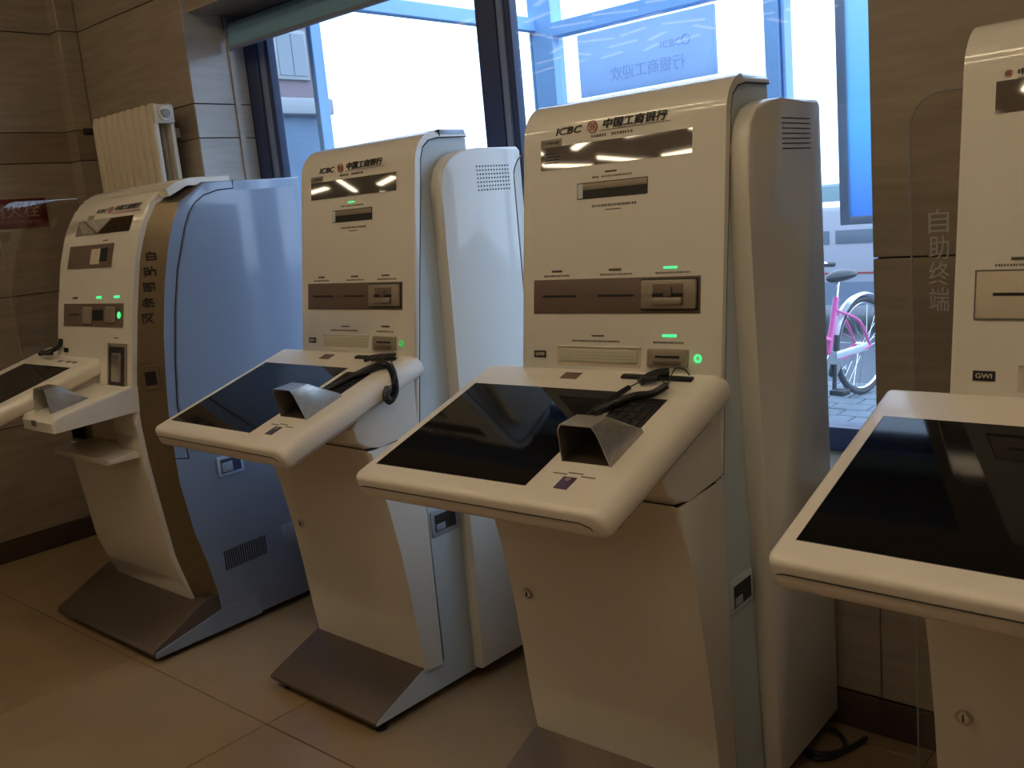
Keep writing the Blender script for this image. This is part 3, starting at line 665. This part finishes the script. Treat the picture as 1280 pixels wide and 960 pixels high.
box('alcove', (XW0+.03,-.17,.72), (L(-1.70),-.05,.885), BROWNL, K1)
al = box('alcove_box', (L(-1.97),-.20,.745), (L(-1.76),-.12,.86), WHITE, K1, .004); box('alcove_slot', (L(-1.745),-.205,.80), (L(-1.715),-.195,.85), BLACK, al, .002)
# bronze strip, blue body
def at(P, n=24):
    zs = [P[0][1]+(P[-1][1]-P[0][1])*i/n for i in range(n+1)]; return [(kf(z,P),z) for z in zs]
b1, b2 = at(B1), at(B2)
loft('bronze_strip', [[(XW1-.004,y1_,z1_),(XW1,y1_,z1_),(L(-1.464),y2_,z2_),(L(-1.50),y2_+.02,z2_)] for (y1_,z1_),(y2_,z2_) in zip(b1,b2)], BRONZE, K1)
loft('bronze_strip', [[(XW0+.004,y1_,z1_),(XW0,y1_,z1_),(L(-2.215),y2_,z2_),(L(-2.18),y2_+.02,z2_)] for (y1_,z1_),(y2_,z2_) in zip(b1,b2)], BRONZE, K1)
bp_ = [(-.335,.026)]+[(-.30,.046)]+[(-.058,.095)]+b2[1:]+[(.53,1.652),(.53,.026)]
prism('blue_cabinet', bp_, L(-2.22), L(-1.462), BLUE, K1, .006, 2, pred=lambda y,z: True)
GP = [(-.10,.690),(-.112,.888),(-.094,1.045),(-.065,1.218),(-.033,1.354),(.019,1.497),(.045,1.548),(.073,1.579),(.11,1.603),(.17,1.619),(.235,1.622),(.236,1.650)]
bm = bmesh.new(); tubebm(bm, [(L(-1.4615),y,z) for y,z in GP], .0022, 5); fin('door_seam', bm, SEAM, K1)
bm = bmesh.new(); tubebm(bm, [(XW1+.001,-.208,.722),(L(-1.50),-.175,.712),(L(-1.463),-.148,.70),(L(-1.461),-.10,.69)], .0022, 5); fin('strip_seam', bm, SEAM, K1)
ins = prism('side_panel', [(-.085,.70),(-.106,.888),(-.088,1.045),(-.059,1.218),(-.027,1.354),(.024,1.494),(.05,1.543),(.077,1.573),(.113,1.597),(.172,1.612),(.50,1.618),(.50,.70)], L(-1.463), L(-1.4595), BLUE, K1)
prism('top_cap', [(-.020,1.632),(.025,1.656),(.08,1.668),(.235,1.671),(.235,1.642),(.06,1.640),(-.012,1.606)], XW0+.01, L(-1.477), WHITE, K1, .005, 3, pred=lambda y,z: z>1.6535)
# base cover: bronze wedge
prism('base_cover', [(-.340,.026),(-.345,.040),(-.335,.052),(-.125,.156),(-.05,.165),(-.05,.026)], L(-2.235), L(-1.468), BASEM, K1, .004, 2)
prism('base_side', [(-.338,.022),(-.335,.040),(-.058,.10),(.1,.10),(.1,.022)], L(-1.468), L(-1.4605), BLUE, K1)
for x in (-2.15,-1.54):
    for y in (-.27,.42): ft = cyl('foot', (L(x),y,0), (0,0,1), .02, .012, BLACK, K1, 14); cyl('foot_stem', (L(x),y,.012), (0,0,1), .009, .02, CHROME, ft, 10)
# side fittings
hd = box('side_handle', (L(-1.466),.004,.588), (L(-1.456),.112,.664), mat('bright_blue_handle',(.42,.58,.80),.3), K1, .004)
box('handle_recess', (L(-1.458),.016,.600), (L(-1.4553),.100,.652), NAVY, hd); box('handle_grip', (L(-1.459),.020,.603), (L(-1.4545),.065,.640), BLUEEDGE, hd, .002)
for q in range(19): box('vent_slot', (L(-1.4645),-.022+q*.0098,.238+q*.0003), (L(-1.4607),-.018+q*.0098,.312+q*.0003), SEAM, K1)
box('side_hatch', (L(-1.464),.235,.235), (L(-1.4598),.36,.33), BLUE, K1, .001)
for q,ch in enumerate('自助服务区'):
    z = 1.385-q*.052; text('strip_lettering', ch, .048, frame((L(-1.519),kf(z+.02,B1)+.008,z),(.066,kf(z+.02,B2)-kf(z+.02,B1),0),(0,-.0,1)), INK, K1, bold=.001)
MFS = frame((L(-1.4955),-.1755,1.0),(.066,.0735,0),(0,0,1))
fsr = box('finger_reader_plate', (-.032,-.048,-.003), (.030,.038,.003), BRONZE, K1, .001, 1, M=MFS)
box('finger_sensor', (-.018,-.030,.002), (.020,.018,.006), BLACK, fsr, .001, 1, M=MFS)
# front fittings follow the curved front: each on its own tangent plane
def TF(z, d=.0015):
    s = (kf(z+.03)-kf(z-.03))/.06; n_ = Vector((0,-1,s)).normalized()
    return lambda x, zz: frame(Vector((L(x), kf(z)+s*(zz-z), zz))+n_*d, (1,0,0), (0,s,1))
def kbox(n, x0, x1, z0, z1, d0, d1, m, p=None, r=0, zc=None):
    zc = zc or (z0+z1)/2; s = (kf(zc+.03)-kf(zc-.03))/.06
    M_ = Matrix(((1,0,0,0),(0,1,s,kf(zc)-s*zc),(0,0,1,0),(0,0,0,1)))
    return box(n, (L(x0),d0,z0), (L(x1),d1,z1), m, p or K1, r, 1, M=M_)
F1 = TF(1.595,.004)
text('bank_letters', 'ICBC', .024, F1(-1.905,1.576), INK, K1, width=.085, shear=.25, bold=.0003)
seal(K1, F1(-1.795,1.583), .014, RED)
text('bank_name', '中国工商银行', .026, F1(-1.765,1.578), INK, K1, width=.19, shear=.2, bold=.0006)
kbox('underline', -1.77,-1.57,1.571,1.5725,-.004,.001,RED,zc=1.58)
kbox('mirror_strip', -2.02,-1.60,1.503,1.556,-.003,.004,MIRROR); kbox('grey_sticker', -1.955,-1.915,1.558,1.573,-.003,.002,GREYS)
p1 = kbox('slip_panel', -2.045,-1.70,1.385,1.466,-.003,.004,BROWN); q1 = kbox('slip_throat', -1.86,-1.79,1.395,1.45,-.006,-.001,CREAMP,p1,.002,1.425); kbox('slip_mouth', -1.79,-1.73,1.405,1.452,-.005,-.001,BLACK,p1,.002,1.425)
p2 = kbox('reader_band', -2.06,-1.595,1.175,1.256,-.003,.004,BROWN); kbox('card_slot', -2.01,-1.93,1.213,1.219,-.004,-.001,BLACK,p2,0,1.215)
kbox('card_reader', -1.885,-1.82,1.185,1.245,-.014,-.001,BROWNL,p2,.004,1.215); kbox('reader_mouth', -1.82,-1.74,1.197,1.235,-.006,-.001,BLACK,p2,.002,1.215); kbox('card_reader', -1.715,-1.645,1.190,1.245,-.012,-.001,BROWNL,p2,.004,1.215)
kbox('indicator', -1.80,-1.765,1.274,1.281,-.003,.001,GREEN); kbox('indicator', -1.665,-1.63,1.275,1.282,-.003,.001,GREEN); kbox('indicator', -1.99,-1.955,1.274,1.280,-.003,.001,LEDOFF)
kbox('indicator', -1.785,-1.755,1.476,1.480,-.003,.001,LEDOFF); kbox('indicator', -1.66,-1.63,1.135,1.138,-.003,.001,LEDOFF)
bm = bmesh.new(); tubebm(bm, [TF(1.21,.006)(-1.617,1.215)@Vector((.007*math.cos(a),.010*math.sin(a),0)) for a in [q*math.tau/20 for q in range(20)]], .0024, 6, True); fin('ring_light', bm, GREEN, K1)
p3 = kbox('cash_outlet', -1.705,-1.565,.955,1.118,-.004,.004,BROWNL,None,.001); kbox('outlet_mouth', -1.690,-1.578,.968,1.106,-.006,-.001,DARK,p3,.001,1.037)
kbox('outlet_flap', -1.665,-1.60,.985,1.085,-.011,-.002,STEEL,p3,.004,1.037)
kbox('maker_plate', -2.06,-2.025,1.075,1.092,-.003,.001,BLACK)
# K1 tray
s0 = math.hypot(1,.3); c1, n1 = 1/s0, .3/s0
def T1(x, s, h): return Vector((L(x), -.215-s*c1-h*n1, 1.061-s*n1+h*c1))
M1 = Matrix(((1,0,0,0),(0,-c1,-n1,-.215),(0,-n1,c1,1.061),(0,0,0,1)))
def rrect(x0,x1,h0,h1,rs,n=5):
    pts=[]
    for (cx,cy,r,a0) in ((x1-rs[0],h1-rs[0],rs[0],90),(x1-rs[1],h0+rs[1],rs[1],0),(x0+rs[2],h0+rs[2],rs[2],-90),(x0+rs[3],h1-rs[3],rs[3],180)):
        for q in range(n+1): a=math.radians(a0-90*q/n); pts.append((cx+r*math.cos(a),cy+r*math.sin(a)))
    return pts
sc1 = rrect(-2.33,-1.765,-.055,0,(.026,.016,.016,.016))
tr_ = loft('screen_tray', [[T1(-2.05+(x+2.05)*(1-k_), s, h*(1-k_)) for x,h in sc1] for s,k_ in ((-.06,0),(.48,0),(.49,.02))], TRAYW, K1)
box('touch_screen', (L(-2.245),.082,-.001), (L(-1.842),.43,.001), SCREEN, tr_, 0, 1, M=M1)
for x in (-2.0,-1.93,-1.88): box('print', (L(x)-.028,.035,0), (L(x)+.008,.048,.0006), INKG, tr_, 0, 1, M=M1)
prism('tray_neck', [(-.20,.93),(-.20,1.02),(-.36,.975),(-.34,.90)], L(-2.10), L(-1.79), WHITE, K1, .01, 2)
# side shelf with hood
shf = prism('side_shelf', [(-.515,.872),(-.517,.905),(-.505,.925),(-.26,.972),(-.19,.972),(-.19,.885)], L(-1.775), L(-1.5285), WHITE, K1, .012, 3, pred=lambda y,z: y<-.22)
MS1 = lambda x,y,h: (L(x), y, .925+(y+.505)*.19+h)
def hs(y,h,ins):
    a,b = -1.715,-1.595; t=.002
    o_ = [(a,0),(a+ins,h*.75),(a+ins+.012,h),(b-ins-.012,h),(b-ins,h*.75),(b,0)]
    i_ = [(b-t,0),(b-ins-t,h*.75-t),(b-ins-.013,h-t),(a+ins+.013,h-t),(a+ins+t,h*.75-t),(a+t,0)]
    return [MS1(x,y,hh) for x,hh in o_+i_]
loft('keypad_hood', [hs(-.490,.082,.008),hs(-.44,.078,.008),hs(-.365,.010,.002)], STEEL, shf)
box('keypad', (L(-1.70),-.42,.948), (L(-1.60),-.30,.9545), BLACK, shf, .002); box('print', (L(-1.69),-.5185,.888), (L(-1.655),-.516,.908), INKG, shf)
prism('lower_shelf', [(-.345,.716),(-.345,.734),(-.16,.745),(-.16,.716)], L(-1.985), L(-1.555), WHITE, K1, .006, 2)
st1 = thing('phone_handset', 'small black coiled handset at the back of the bronze kiosk tray', 'handset', (-2.10,-.235,1.07))
tube('handset', spline([(-.06,-.03,.004),(-.02,.0,.012),(.015,.02,.03),(.02,.028,.055)]), .009, BLACK, st1, 8)
tube('coiled_cord', coil([(-.08,-.01,.008),(-.03,-.025,.008),(.03,-.02,.008)], .006, 14), .003, BLACK, st1, 5)
# ---------------------------------------------------------------- cable behind the middle kiosk
cb = tube('power_cable', spline([(.56,.47,.014),(.60,.36,.010),(.645,.325,.010),(.685,.36,.010),(.69,.42,.012),(.65,.455,.02),(.60,.44,.03),(.575,.40,.022),(.60,.34,.020),(.66,.335,.021),(.70,.40,.012),(.72,.48,.01)]), .007, BLACK, None, 6)
tag(cb, 'black power cable curled on the floor behind the middle kiosk', 'cable')
